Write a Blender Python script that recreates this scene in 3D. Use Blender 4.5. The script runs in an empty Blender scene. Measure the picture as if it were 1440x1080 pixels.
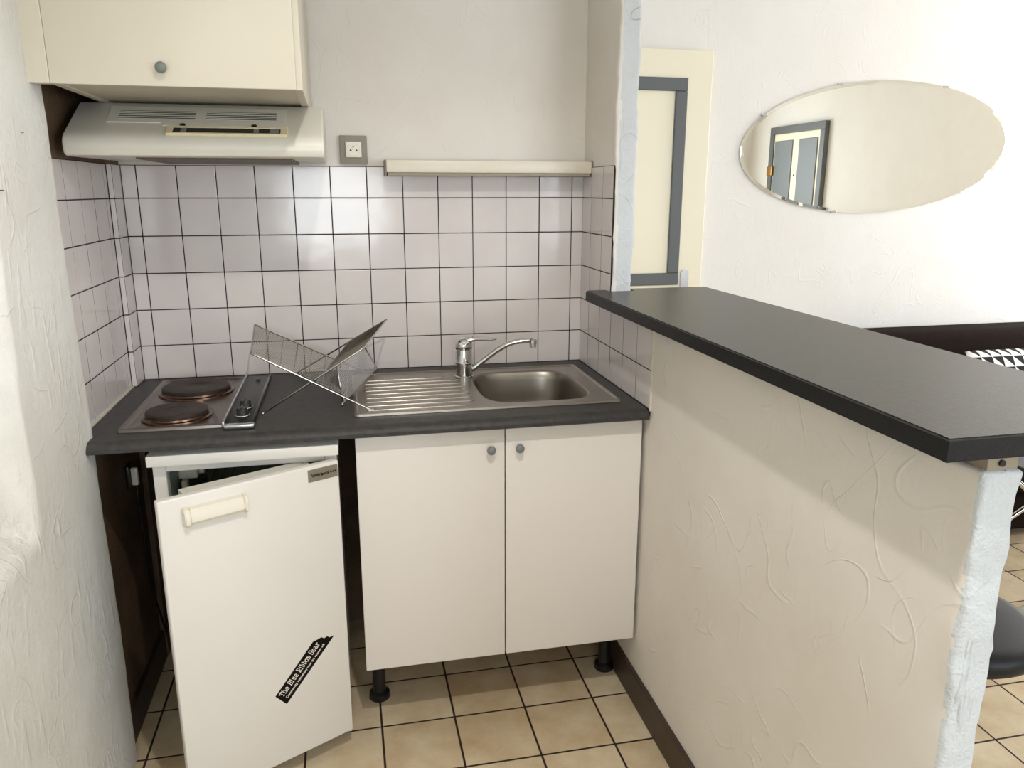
import bpy, bmesh, math, random
from mathutils import Vector, Matrix, noise
random.seed(7)
C = bpy.context.scene.collection
scene = bpy.context.scene
ORG = {}          # world origin of every object that can be a parent
V = Vector

# ------------------------------------------------------------------ materials
def rgb(r, g, b):
    f = lambda c: (c/255/12.92) if c/255 <= .04045 else ((c/255+.055)/1.055)**2.4
    return (f(r), f(g), f(b), 1)

def mat(name, col, rough=.5, metal=0., spec=.5, bump=0., bscale=200., mottle=0., mscale=8., coat=0., aniso=None, mcol=None, detail=4.):
    m = bpy.data.materials.new(name); m.use_nodes = True
    nt = m.node_tree; b = nt.nodes['Principled BSDF']
    b.inputs['Base Color'].default_value = col
    b.inputs['Roughness'].default_value = rough
    b.inputs['Metallic'].default_value = metal
    b.inputs['Specular IOR Level'].default_value = spec
    b.inputs['Coat Weight'].default_value = coat
    tc = nt.nodes.new('ShaderNodeTexCoord')
    if mottle > 0:
        n = nt.nodes.new('ShaderNodeTexNoise'); n.inputs['Scale'].default_value = mscale; n.inputs['Detail'].default_value = detail
        r = nt.nodes.new('ShaderNodeValToRGB')
        r.color_ramp.elements[0].position = .32; r.color_ramp.elements[1].position = .68
        c2 = mcol if mcol else tuple(c*(1-mottle) for c in col[:3])+(1,)
        r.color_ramp.elements[0].color = c2; r.color_ramp.elements[1].color = col
        nt.links.new(tc.outputs['Object'], n.inputs['Vector']); nt.links.new(n.outputs['Fac'], r.inputs['Fac'])
        nt.links.new(r.outputs['Color'], b.inputs['Base Color'])
    if bump > 0:
        n = nt.nodes.new('ShaderNodeTexNoise'); n.inputs['Scale'].default_value = bscale; n.inputs['Detail'].default_value = 3
        bp = nt.nodes.new('ShaderNodeBump'); bp.inputs['Strength'].default_value = bump; bp.inputs['Distance'].default_value = .002
        nt.links.new(tc.outputs['Object'], n.inputs['Vector']); nt.links.new(n.outputs['Fac'], bp.inputs['Height'])
        nt.links.new(bp.outputs['Normal'], b.inputs['Normal'])
    return m

def stucco(name, col, strength=1., ridge=1., fine=1., stain=None, scale=1., wave=1.4, streak=0.):
    """trowelled plaster: soft undulation, curved trowel ridges (thin iso-lines of a warped noise), fine grain"""
    m = bpy.data.materials.new(name); m.use_nodes = True
    nt = m.node_tree; L = nt.links; b = nt.nodes['Principled BSDF']
    b.inputs['Roughness'].default_value = .62; b.inputs['Specular IOR Level'].default_value = .3
    tc = nt.nodes.new('ShaderNodeTexCoord')
    def nz(sc, det, dist=0., rough=.5):
        n = nt.nodes.new('ShaderNodeTexNoise'); n.inputs['Scale'].default_value = sc*scale; n.inputs['Detail'].default_value = det
        n.inputs['Distortion'].default_value = dist*.3; n.inputs['Roughness'].default_value = rough
        L.new(tc.outputs['Object'], n.inputs['Vector']); return n.outputs['Fac']
    def mth(op, a, bb=None, clamp=False):
        n = nt.nodes.new('ShaderNodeMath'); n.operation = op; n.use_clamp = clamp
        for i, v in enumerate((a, bb)):
            if v is None: continue
            if isinstance(v, (int, float)): n.inputs[i].default_value = v
            else: L.new(v, n.inputs[i])
        return n.outputs[0]
    def ridges(sc, dist, level, width, mask_sc, mlo):
        a = mth('ABSOLUTE', mth('SUBTRACT', nz(sc, 1.0, dist), level))
        line = mth('SUBTRACT', 1., mth('DIVIDE', a, width), True)
        line = mth('POWER', line, 1.5)
        mask = mth('MULTIPLY', mth('SUBTRACT', nz(mask_sc, 1., .3), mlo), 9., True)
        return mth('MULTIPLY', line, mask)
    r1 = ridges(4.2, .9, .5, .009, 6., .49)
    r2 = ridges(6.5, 1.2, .44, .010, 7.5, .51)
    r3 = ridges(3.2, .6, .57, .006, 5., .49)
    r = mth('ADD', mth('ADD', r1, r2), r3)
    h = mth('ADD', mth('MULTIPLY', r, .75*ridge), mth('MULTIPLY', nz(9., 3., .5), wave))
    h = mth('ADD', h, mth('MULTIPLY', nz(55., 3.), .30*fine))
    h = mth('ADD', h, mth('MULTIPLY', nz(220., 2.), .10*fine))
    if streak > 0:
        for rotx, sc_ in ((.35, 1.), (-.5, 1.35)):
            mp = nt.nodes.new('ShaderNodeMapping'); mp.inputs['Rotation'].default_value = (rotx, 0, rotx*.6); mp.inputs['Scale'].default_value = (40*sc_, 40*sc_, 9*sc_)
            L.new(tc.outputs['Object'], mp.inputs['Vector'])
            n = nt.nodes.new('ShaderNodeTexNoise'); n.inputs['Scale'].default_value = 1.; n.inputs['Detail'].default_value = 1.5
            L.new(mp.outputs['Vector'], n.inputs['Vector'])
            fl = mth('MULTIPLY', mth('SUBTRACT', n.outputs['Fac'], .60), 7., True)
            mk = mth('MULTIPLY', mth('SUBTRACT', nz(3.3*sc_, 1., .2), .46), 8., True)
            h = mth('ADD', h, mth('MULTIPLY', mth('MULTIPLY', fl, mk), streak))
    bp = nt.nodes.new('ShaderNodeBump'); bp.inputs['Strength'].default_value = strength; bp.inputs['Distance'].default_value = .004
    L.new(h, bp.inputs['Height']); L.new(bp.outputs['Normal'], b.inputs['Normal'])
    rp = nt.nodes.new('ShaderNodeValToRGB'); rp.color_ramp.elements[0].position = .30; rp.color_ramp.elements[1].position = .62
    rp.color_ramp.elements[0].color = stain if stain else tuple(c*.9 for c in col[:3])+(1,)
    rp.color_ramp.elements[1].color = col
    L.new(nz(2.6, 6., .4, .6), rp.inputs['Fac']); L.new(rp.outputs['Color'], b.inputs['Base Color'])
    return m

def floor_mat():
    m = bpy.data.materials.new('beige_floor_tiles'); m.use_nodes = True
    nt = m.node_tree; L = nt.links; b = nt.nodes['Principled BSDF']
    tc = nt.nodes.new('ShaderNodeTexCoord'); sp = nt.nodes.new('ShaderNodeSeparateXYZ'); L.new(tc.outputs['Object'], sp.inputs[0])
    def mth(op, a, bb=None, clamp=False):
        n = nt.nodes.new('ShaderNodeMath'); n.operation = op; n.use_clamp = clamp
        for i, v in enumerate((a, bb)):
            if v is None: continue
            if isinstance(v, (int, float)): n.inputs[i].default_value = v
            else: L.new(v, n.inputs[i])
        return n.outputs[0]
    P = .2035
    def edge(ax, off, p):
        f = mth('FRACT', mth('DIVIDE', mth('SUBTRACT', ax, off), p))
        return mth('MULTIPLY', mth('MINIMUM', f, mth('SUBTRACT', 1., f)), p)
    ex = edge(sp.outputs[0], .6065-20*P, P); ey = edge(sp.outputs[1], -.5725-30*.2015, .2015)
    d = mth('MINIMUM', ex, ey)
    tile = mth('MULTIPLY', mth('SUBTRACT', d, .0024), 900., True)          # 0 in the joint, 1 on the tile
    ix = mth('FLOOR', mth('DIVIDE', mth('SUBTRACT', sp.outputs[0], .6065-20*P), P)); iy = mth('FLOOR', mth('DIVIDE', mth('SUBTRACT', sp.outputs[1], -.5725-30*.2015), .2015))
    cx = nt.nodes.new('ShaderNodeCombineXYZ'); L.new(ix, cx.inputs[0]); L.new(iy, cx.inputs[1])
    wn = nt.nodes.new('ShaderNodeTexWhiteNoise'); wn.noise_dimensions = '3D'; L.new(cx.outputs[0], wn.inputs['Vector'])
    n = nt.nodes.new('ShaderNodeTexNoise'); n.inputs['Scale'].default_value = 9.; n.inputs['Detail'].default_value = 5; n.inputs['Roughness'].default_value = .6
    L.new(tc.outputs['Object'], n.inputs['Vector'])
    n2 = nt.nodes.new('ShaderNodeTexNoise'); n2.inputs['Scale'].default_value = 160.; L.new(tc.outputs['Object'], n2.inputs['Vector'])
    fac = mth('ADD', mth('ADD', mth('MULTIPLY', n.outputs['Fac'], .8), mth('MULTIPLY', wn.outputs['Value'], .18)), mth('MULTIPLY', n2.outputs['Fac'], .12))
    r = nt.nodes.new('ShaderNodeValToRGB'); r.color_ramp.elements[0].position = .36; r.color_ramp.elements[1].position = .72
    r.color_ramp.elements[0].color = rgb(190, 164, 128); r.color_ramp.elements[1].color = rgb(218, 202, 172)
    L.new(fac, r.inputs['Fac'])
    mx = nt.nodes.new('ShaderNodeMix'); mx.data_type = 'RGBA'
    mx.inputs[6].default_value = rgb(52, 38, 32); L.new(tile, mx.inputs[0]); L.new(r.outputs['Color'], mx.inputs[7])
    L.new(mx.outputs[2], b.inputs['Base Color'])
    rr = mth('SUBTRACT', .75, mth('MULTIPLY', tile, .33)); L.new(rr, b.inputs['Roughness'])
    bp = nt.nodes.new('ShaderNodeBump'); bp.inputs['Distance'].default_value = .002; bp.inputs['Strength'].default_value = .6
    L.new(tile, bp.inputs['Height']); L.new(bp.outputs['Normal'], b.inputs['Normal'])
    b.inputs['Specular IOR Level'].default_value = .3
    return m

def triangle_mat():
    m = bpy.data.materials.new('triangle_print_fabric'); m.use_nodes = True
    nt = m.node_tree; L = nt.links; b = nt.nodes['Principled BSDF']; b.inputs['Roughness'].default_value = .9
    tc = nt.nodes.new('ShaderNodeTexCoord'); sp = nt.nodes.new('ShaderNodeSeparateXYZ'); L.new(tc.outputs['Object'], sp.inputs[0])
    def mth(op, a, bb=None):
        n = nt.nodes.new('ShaderNodeMath'); n.operation = op
        for i, v in enumerate((a, bb)):
            if v is None: continue
            if isinstance(v, (int, float)): n.inputs[i].default_value = v
            else: L.new(v, n.inputs[i])
        return n.outputs[0]
    fx = mth('FRACT', mth('DIVIDE', sp.outputs[0], .056)); fz = mth('FRACT', mth('DIVIDE', sp.outputs[2], .052))
    blk = mth('GREATER_THAN', mth('ADD', fx, fz), 1.0)
    lx = mth('GREATER_THAN', fx, .05); lz = mth('GREATER_THAN', fz, .06)
    blk = mth('MULTIPLY', mth('MULTIPLY', blk, lx), lz)
    mx = nt.nodes.new('ShaderNodeMix'); mx.data_type = 'RGBA'; mx.inputs[6].default_value = rgb(238, 236, 230); mx.inputs[7].default_value = rgb(20, 20, 22)
    L.new(blk, mx.inputs[0]); L.new(mx.outputs[2], b.inputs['Base Color'])
    return m

def tile_mat():
    m = bpy.data.materials.new('white_glazed_tile'); m.use_nodes = True
    nt = m.node_tree; L = nt.links; b = nt.nodes['Principled BSDF']
    b.inputs['Roughness'].default_value = .12; b.inputs['Specular IOR Level'].default_value = .5
    tc = nt.nodes.new('ShaderNodeTexCoord'); n = nt.nodes.new('ShaderNodeTexNoise'); n.inputs['Scale'].default_value = 5.; n.inputs['Detail'].default_value = 3
    L.new(tc.outputs['Object'], n.inputs['Vector'])
    r = nt.nodes.new('ShaderNodeValToRGB'); r.color_ramp.elements[0].position = .3; r.color_ramp.elements[1].position = .7
    r.color_ramp.elements[0].color = rgb(214, 206, 204); r.color_ramp.elements[1].color = rgb(224, 217, 213)
    L.new(n.outputs['Fac'], r.inputs['Fac']); L.new(r.outputs['Color'], b.inputs['Base Color'])
    n2 = nt.nodes.new('ShaderNodeTexNoise'); n2.inputs['Scale'].default_value = 14.; n2.inputs['Detail'].default_value = 1
    L.new(tc.outputs['Object'], n2.inputs['Vector'])
    bp = nt.nodes.new('ShaderNodeBump'); bp.inputs['Strength'].default_value = .35; bp.inputs['Distance'].default_value = .0015
    L.new(n2.outputs['Fac'], bp.inputs['Height']); L.new(bp.outputs['Normal'], b.inputs['Normal'])
    return m

def laminate(name, c1, c2, rough, spec=.5, bump=.25, sc=420):
    m = mat(name, c1, rough, 0, spec, bump, sc, .3, 60., mcol=c2, detail=6.)
    return m

M = {}
M['kit_wall'] = stucco('cream_kitchen_plaster', rgb(226, 219, 205), .55, 1., .8, rgb(212, 203, 186))
M['back_wall'] = stucco('cream_back_plaster', rgb(230, 225, 218), .3, .8, .6, rgb(222, 215, 206))
M['low_wall'] = stucco('cream_trowelled_plaster', rgb(228, 222, 212), .42, .95, .8, rgb(220, 212, 200), wave=.35, streak=.12)
M['left_wall'] = stucco('white_trowelled_plaster', rgb(228, 228, 223), .7, .5, 1.8, rgb(216, 213, 205), wave=1.0, streak=.55)
M['white_wall'] = stucco('white_plaster', rgb(208, 212, 214), 1., .5, 2.4, rgb(198, 202, 204), streak=.8)
M['living'] = stucco('warm_white_living_plaster', rgb(240, 237, 233), .4, .8, .8, rgb(236, 232, 226), wave=.8, streak=.15)
M['raw_shade'] = stucco('brown_plaster_shade', rgb(120, 98, 76), 1., .6, 1.6, rgb(74, 56, 42))  # brown of the bare left wall, also used as painted shade
M['ceil'] = mat('ceiling_white', rgb(236, 233, 226), .8, bump=.2)
M['floor'] = floor_mat()
M['tile'] = tile_mat()
M['grout'] = mat('dark_grout', rgb(34, 27, 26), .9)
M['joint'] = mat('cream_sealant', rgb(206, 198, 182), .5)
M['skirting'] = mat('dark_brown_skirting', rgb(64, 49, 40), .45, mottle=.3, mscale=20.)
M['worktop'] = laminate('charcoal_worktop_laminate', rgb(68, 66, 65), rgb(54, 52, 51), .46, .3)
M['bar'] = laminate('slate_bar_laminate', rgb(52, 51, 50), rgb(40, 39, 38), .32, .42, .2, 500)
M['baredge'] = laminate('black_bar_edging', rgb(14, 13, 13), rgb(8, 8, 8), .45, .3)
M['door_white'] = mat('white_cabinet_lacquer', rgb(230, 224, 217), .32, bump=.03)
M['carcass'] = mat('white_chipboard', rgb(206, 200, 190), .5)
M['cream'] = mat('cream_cupboard_laminate', rgb(214, 206, 188), .42, mottle=.05, mscale=3.)
M['hood'] = mat('off_white_enamel', rgb(226, 222, 210), .32, mottle=.06, mscale=4.)
M['hoodpl'] = mat('yellowed_plastic', rgb(228, 214, 180), .4)
M['hooddark'] = mat('dark_grey_slot', rgb(52, 52, 50), .5)
M['blackgloss'] = mat('black_gloss_plastic', rgb(14, 14, 16), .12)
M['filter'] = mat('hood_filter', rgb(96, 84, 68), .5, .3)
M['fridge'] = mat('white_fridge_enamel', rgb(230, 226, 219), .3, mottle=.03, mscale=3.)
M['fridge_trim'] = mat('fridge_liner_plastic', rgb(214, 211, 200), .35)
M['fridge_in'] = mat('grey_green_liner', rgb(112, 124, 112), .4)
M['ivory'] = mat('ivory_plastic', rgb(228, 221, 205), .38)
M['badge'] = mat('brushed_badge', rgb(150, 142, 128), .4, .6)
M['ink'] = mat('black_print', rgb(12, 10, 10), .6, spec=.15)
M['paper'] = mat('white_print', rgb(240, 232, 220), .6)
M['steel'] = mat('stainless_steel', rgb(168, 162, 154), .30, 1., bump=.06, bscale=300.)
M['steel_bowl'] = mat('worn_stainless_bowl', rgb(150, 144, 136), .36, 1., bump=.05, bscale=300.)
M['hobsteel'] = mat('dull_hob_steel', rgb(132, 124, 118), .32, 1., bump=.06, bscale=300.)
M['chrome'] = mat('chrome', rgb(214, 214, 214), .08, 1.)
M['wire'] = mat('dull_chrome_wire', rgb(196, 195, 192), .22, 1.)
M['alu'] = mat('aluminium', rgb(198, 200, 204), .22, 1.)
M['castiron'] = mat('rusty_cast_iron', rgb(62, 50, 44), .55, .3, bump=.6, bscale=160., mottle=.4, mscale=22., mcol=rgb(38, 31, 28))
M['ring'] = mat('heat_tinted_ring', rgb(126, 100, 84), .25, 1., mottle=.4, mscale=14.)
M['black'] = mat('black_plastic', rgb(20, 20, 21), .35)
M['grey_knob'] = mat('grey_plastic', rgb(120, 124, 124), .4)
M['grey_plate'] = mat('grey_mount', rgb(142, 134, 122), .5)
M['pla_white'] = mat('white_plastic', rgb(236, 230, 216), .4)
M['lightbody'] = mat('strip_light_body', rgb(226, 217, 200), .35)
M['lightunder'] = mat('strip_light_under', rgb(150, 140, 122), .5)
M['doorpaint'] = mat('cream_door_paint', rgb(244, 236, 212), .4)
M['mold'] = mat('grey_door_paint', rgb(92, 95, 96), .45)
M['mold2'] = mat('slate_grey_paint', rgb(118, 124, 128), .45)
M['mirror'] = mat('mirror_silver', rgb(250, 248, 238), .0, 1.)
M['sofa'] = mat('dark_brown_fabric', rgb(38, 28, 25), .95, spec=.1, bump=.5, bscale=500., mottle=.25, mscale=60.)
M['tri'] = triangle_mat()
M['leather'] = mat('black_leatherette', rgb(20, 21, 24), .48, spec=.3, bump=.15, bscale=250.)
M['wood'] = mat('raw_batten', rgb(150, 138, 116), .7)  # beige darkened to carry the shadow under the bar top

# ------------------------------------------------------------------ mesh helpers
def link(o): C.objects.link(o); return o
def thing(name, label, cat, loc, group=None):
    o = bpy.data.objects.new(name, None); link(o); o.location = loc; o.empty_display_size = .05
    o['label'] = label; o['category'] = cat
    if group: o['group'] = group
    ORG[o] = V(loc); return o
def build(name, bm, m, parent=None, smooth=False, label=None, kind=None, cat=None, group=None, origin=None, auto=None):
    """bm is in world coordinates; link it as one mesh object (child of parent, or top-level with its own origin)"""
    if parent is not None: org = ORG[parent]
    elif origin is not None: org = V(origin)
    else:
        xs = [v.co for v in bm.verts]
        org = V(((min(p.x for p in xs)+max(p.x for p in xs))/2, (min(p.y for p in xs)+max(p.y for p in xs))/2, min(p.z for p in xs)))
        if kind == 'structure': org = V((0, 0, 0))
    bmesh.ops.translate(bm, verts=bm.verts, vec=-org)
    me = bpy.data.meshes.new(name); bm.normal_update(); bm.to_mesh(me); bm.free()
    mats = m if isinstance(m, list) else [m]
    for q in mats: me.materials.append(q)
    o = bpy.data.objects.new(name, me); link(o)
    if smooth:
        for p in me.polygons: p.use_smooth = True
    if auto is not None:
        for p in me.polygons: p.use_smooth = True
        try: me.set_sharp_from_angle(angle=math.radians(auto))
        except Exception: pass
    if parent is not None: o.parent = parent
    else: o.location = org
    ORG[o] = org
    if label: o['label'] = label
    if kind: o['kind'] = kind
    if cat: o['category'] = cat
    if group: o['group'] = group
    return o
def B(): return bmesh.new()
def box(bm, x0, x1, y0, y1, z0, z1, bev=0, seg=2, mi=0):
    r = bmesh.ops.create_cube(bm, size=1)
    vs = r['verts']
    for v in vs:
        v.co = V((x0+(v.co.x+.5)*(x1-x0), y0+(v.co.y+.5)*(y1-y0), z0+(v.co.z+.5)*(z1-z0)))
    fs = set(f for v in vs for f in v.link_faces)
    for f in fs: f.material_index = mi
    if bev > 0:
        es = list(set(e for v in vs for e in v.link_edges))
        bmesh.ops.bevel(bm, geom=es, offset=bev, segments=seg, affect='EDGES', profile=.5)
    return bm
def prism(bm, pts, a, b, axis='z', mi=0, bev=0, seg=2):
    """extrude polygon pts (2D) along axis from a to b. axis z: (x,y); axis x: (y,z); axis y: (x,z)"""
    def P(p, t):
        return {'z': V((p[0], p[1], t)), 'x': V((t, p[0], p[1])), 'y': V((p[0], t, p[1]))}[axis]
    v0 = [bm.verts.new(P(p, a)) for p in pts]; v1 = [bm.verts.new(P(p, b)) for p in pts]
    n = len(pts); fs = [bm.faces.new(v0[::-1]), bm.faces.new(v1)]
    for i in range(n): fs.append(bm.faces.new((v0[i], v0[(i+1) % n], v1[(i+1) % n], v1[i])))
    for f in fs: f.material_index = mi
    bmesh.ops.recalc_face_normals(bm, faces=fs)
    if bev > 0:
        es = list(set(list(fs[0].edges)+list(fs[1].edges)))
        bmesh.ops.bevel(bm, geom=es, offset=bev, segments=seg, affect='EDGES')
    return bm
def tube(bm, pts, r, seg=8, caps=True, radii=None):
    pts = [V(p) for p in pts]; n = len(pts); rings = []
    t = (pts[1]-pts[0]).normalized(); up = V((0, 0, 1)) if abs(t.z) < .9 else V((0, 1, 0))
    nn = t.cross(up).normalized()
    for i, p in enumerate(pts):
        if i == 0: d = pts[1]-pts[0]
        elif i == n-1: d = pts[-1]-pts[-2]
        else: d = (pts[i+1]-pts[i]).normalized()+(pts[i]-pts[i-1]).normalized()
        d = d.normalized() if d.length > 1e-9 else t
        nn = (nn-d*nn.dot(d)).normalized(); bb = d.cross(nn)
        rr = radii[i] if radii else r
        rings.append([bm.verts.new(p+(nn*math.cos(2*math.pi*k/seg)+bb*math.sin(2*math.pi*k/seg))*rr) for k in range(seg)])
    for i in range(n-1):
        for k in range(seg):
            bm.faces.new((rings[i][k], rings[i][(k+1) % seg], rings[i+1][(k+1) % seg], rings[i+1][k]))
    if caps: bm.faces.new(rings[0][::-1]); bm.faces.new(rings[-1])
    return bm
def lathe(bm, prof, c, seg=32, axis='z', mi=0):
    """prof: list of (r, h); revolve around axis through c"""
    rings = []
    for r, h in prof:
        ring = []
        for k in range(seg):
            a = 2*math.pi*k/seg
            p = {'z': V((r*math.cos(a), r*math.sin(a), h)), 'y': V((r*math.cos(a), h, r*math.sin(a))), 'x': V((h, r*math.cos(a), r*math.sin(a)))}[axis]
            ring.append(bm.verts.new(V(c)+p))
        rings.append(ring)
    fs = []
    for i in range(len(rings)-1):
        for k in range(seg): fs.append(bm.faces.new((rings[i][k], rings[i][(k+1) % seg], rings[i+1][(k+1) % seg], rings[i+1][k])))
    fs.append(bm.faces.new(rings[0][::-1])); fs.append(bm.faces.new(rings[-1]))
    for f in fs: f.material_index = mi
    bmesh.ops.recalc_face_normals(bm, faces=fs)
    return bm
def xf(bm, mtx): bmesh.ops.transform(bm, matrix=mtx, verts=bm.verts); return bm
def arc(cx, cy, r, a0, a1, n): return [(cx+r*math.cos(math.radians(a0+(a1-a0)*i/n)), cy+r*math.sin(math.radians(a0+(a1-a0)*i/n))) for i in range(n+1)]
def text_bm(s, size, bold=0., align='LEFT', extr=.0003, space=1.):
    cu = bpy.data.curves.new('t', 'FONT'); cu.body = s; cu.size = size; cu.offset = bold; cu.extrude = extr; cu.align_x = align; cu.space_character = space
    o = bpy.data.objects.new('t', cu); link(o)
    dg = bpy.context.evaluated_depsgraph_get(); dg.update()
    me = bpy.data.meshes.new_from_object(o.evaluated_get(dg)); bm = bmesh.new(); bm.from_mesh(me)
    bpy.data.objects.remove(o); bpy.data.curves.remove(cu); bpy.data.meshes.remove(me)
    return bm
def merge(bm, other):
    me = bpy.data.meshes.new('tmp'); other.to_mesh(me); other.free(); bm.from_mesh(me); bpy.data.meshes.remove(me); return bm

def plaster_box(x0, x1, y0, y1, z0, z1, res=.03, amp=.003, rad=.006, fn=None, seed=0., keep=()):
    """a wall block with wobbly, worn plaster edges"""
    bm = B()
    def ax(a, b):
        n = max(1, int(round((b-a)/res)))
        l = [a+(b-a)*i/n for i in range(n+1)]
        if n > 2: l = [a, a+rad*.5, a+rad*1.2]+[t for t in l if a+rad*1.5 < t < b-rad*1.5]+[b-rad*1.2, b-rad*.5, b]
        else: l = [a, a+rad*.5, a+rad*1.2, b-rad*1.2, b-rad*.5, b]
        return l
    X, Y, Z = ax(x0, x1), ax(y0, y1), ax(z0, z1)
    cache = {}
    def vert(p):
        k = (round(p[0], 6), round(p[1], 6), round(p[2], 6))
        if k not in cache: cache[k] = bm.verts.new(p)
        return cache[k]
    def grid(A, Bx, f):
        for i in range(len(A)-1):
            for j in range(len(Bx)-1):
                bm.faces.new([vert(f(A[i], Bx[j])), vert(f(A[i+1], Bx[j])), vert(f(A[i+1], Bx[j+1])), vert(f(A[i], Bx[j+1]))])
    grid(Y, Z, lambda a, b: (x0, a, b)); grid(Y, Z, lambda a, b: (x1, a, b))
    grid(X, Z, lambda a, b: (a, y0, b)); grid(X, Z, lambda a, b: (a, y1, b))
    grid(X, Y, lambda a, b: (a, b, z0)); grid(X, Y, lambda a, b: (a, b, z1))
    bmesh.ops.recalc_face_normals(bm, faces=bm.faces)
    lo = V((x0+rad, y0+rad, z0+rad)); hi = V((x1-rad, y1-rad, z1-rad))
    for v in bm.verts:
        p = v.co.copy()
        q = V([min(max(p[i], lo[i]), hi[i]) for i in range(3)])
        d = p-q
        if d.length > 1e-9:
            v.co = q+d.normalized()*rad if d.length > rad else p
        s = p*14+V((seed, seed, seed)); s2 = p*45+V((seed, 0, 3.))
        nv = V((noise.noise(s), noise.noise(s+V((7.3, 1, 2))), noise.noise(s+V((1, 9.1, 4)))))*amp
        nv += V((noise.noise(s2), noise.noise(s2+V((7.3, 1, 2))), 0))*amp*.45
        ds = sorted((min(abs(p.x-x0), abs(p.x-x1)), min(abs(p.y-y0), abs(p.y-y1)), min(abs(p.z-z0), abs(p.z-z1))))
        nv *= 1. if ds[1] < .012 else (.5 if ds[1] < .03 else .12)
        for a in keep: nv[a] = 0
        v.co += nv
        if fn: v.co = fn(v.co)
    return bm

# ------------------------------------------------------------------ the setting
XR = 1.335; ZT = 1.518; T = .108
zrow = [0.89, .9936, 1.1016, 1.2096, 1.3176, 1.4256, ZT]
def struct(name, bm, m, parent=None, **k): return build(name, bm, m, parent, kind='structure', **k)

bm = B(); box(bm, -.3, 5.4, -4.4, 1.1, -.1, 0); struct('floor', bm, M['floor'])
bm = B(); box(bm, -.3, 5.4, -4.4, 1.1, 2.65, 2.75); struct('ceiling', bm, M['ceil'])

# back wall of the niche
bm = B(); box(bm, -.3, XR+.003, .004, .12, 0, 2.65); wb = struct('wall_back', bm, M['back_wall'])
bm = B(); box(bm, -.036, XR-.001, .0005, .0045, 0, .850); build('plaster_shade_patch', bm, M['raw_shade'], wb)  # brown sheet paints the shade on the wall under the worktop
def tiles(name, parent, to, us, vs, skip=None):
    """one mesh of bevelled glazed tiles; to(u,v,d) -> world, d = height above the bedding"""
    bm = B(); g = .0015
    for i in range(len(us)-1):
        for j in range(len(vs)-1):
            if skip and skip(us[i], vs[j]): continue
            u0, u1, v0, v1 = us[i]+g, us[i+1]-g, vs[j]+g, vs[j+1]-g
            if u1-u0 < .003 or v1-v0 < .003: continue
            ta, tb = random.gauss(0, .0028), random.gauss(0, .0028); b_ = .0012
            def P(u, v, d):
                cu, cv = (u0+u1)/2, (v0+v1)/2
                return bm.verts.new(to(u, v, d+(u-cu)*ta+(v-cv)*tb))
            lo = [P(u0, v0, 0.0), P(u1, v0, 0.0), P(u1, v1, 0.0), P(u0, v1, 0.0)]
            md = [P(u0, v0, .0030), P(u1, v0, .0030), P(u1, v1, .0030), P(u0, v1, .0030)]
            hi = [P(u0+b_, v0+b_, .0034), P(u1-b_, v0+b_, .0034), P(u1-b_, v1-b_, .0034), P(u0+b_, v1-b_, .0034)]
            for A, Bq in ((lo, md), (md, hi)):
                for k in range(4): bm.faces.new((A[k], A[(k+1) % 4], Bq[(k+1) % 4], Bq[k]))
            bm.faces.new(hi)
    bmesh.ops.recalc_face_normals(bm, faces=bm.faces)
    return build(name, bm, M['tile'], parent)
XB = -.04
us = [XB]+[k*T for k in range(0, 13)]+[XR]
tiles('wall_tiles', wb, lambda u, v, d: V((u, .0035-d, v)), us, zrow)
bm = B(); box(bm, XB, XR+.002, .0007, .0045, .85, ZT); build('grout', bm, M['grout'], wb)

# left wall inside the niche (set back behind the foreground plaster) + tiled pipe boxing
XL = -.055
bm = B(); box(bm, -.3, XL-.004, -.62, .06, 0, 2.65); wl = struct('wall_left', bm, M['kit_wall'])
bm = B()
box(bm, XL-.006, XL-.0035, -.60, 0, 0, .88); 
box(bm, XL-.006, XL-.0035, -.60, 0, ZT, 1.72); build('plaster_shade_patch', bm, M['raw_shade'], wl)  # lower strip broken plaster; upper strip paints the shade above the tiles
vs = [-.087, -.117, -.225, -.333, -.441, -.549, -.60][::-1]
tiles('wall_tiles', wl, lambda u, v, d: V((XL-.0035+d, u, v)), vs, zrow)
bm = B(); box(bm, XL-.0045, XL-.0007, -.60, -.087, .87, ZT); build('grout', bm, M['grout'], wl)
bm = B(); box(bm, XL-.004, XB-.0035, -.0835, .01, 0, 2.2); bx_ = struct('trim_1', bm, M['raw_shade'])  # boxing coloured dark brown to hold the shade below the worktop
tiles('wall_tiles', bx_, lambda u, v, d: V((u, -.0835-d, v)), [XL, XB], zrow)
tiles('wall_tiles', bx_, lambda u, v, d: V((XB-.0035+d, u, v)), [-.087, 0], zrow)
bm = B(); box(bm, XL, XB-.0007, -.0863, -.083, .87, ZT); box(bm, XB-.004, XB-.0007, -.0863, 0, .87, ZT); build('grout', bm, M['grout'], bx_)
bm = B(); box(bm, XL-.002, XL+.006, -.60, -.09, .885, .894, .002); build('sealant_bead', bm, M['joint'], bx_)
bm = B(); box(bm, XL-.003, XL+.009, -.58, -.09, 0, .095, .002); struct('baseboard_left', bm, M['skirting'])

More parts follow.
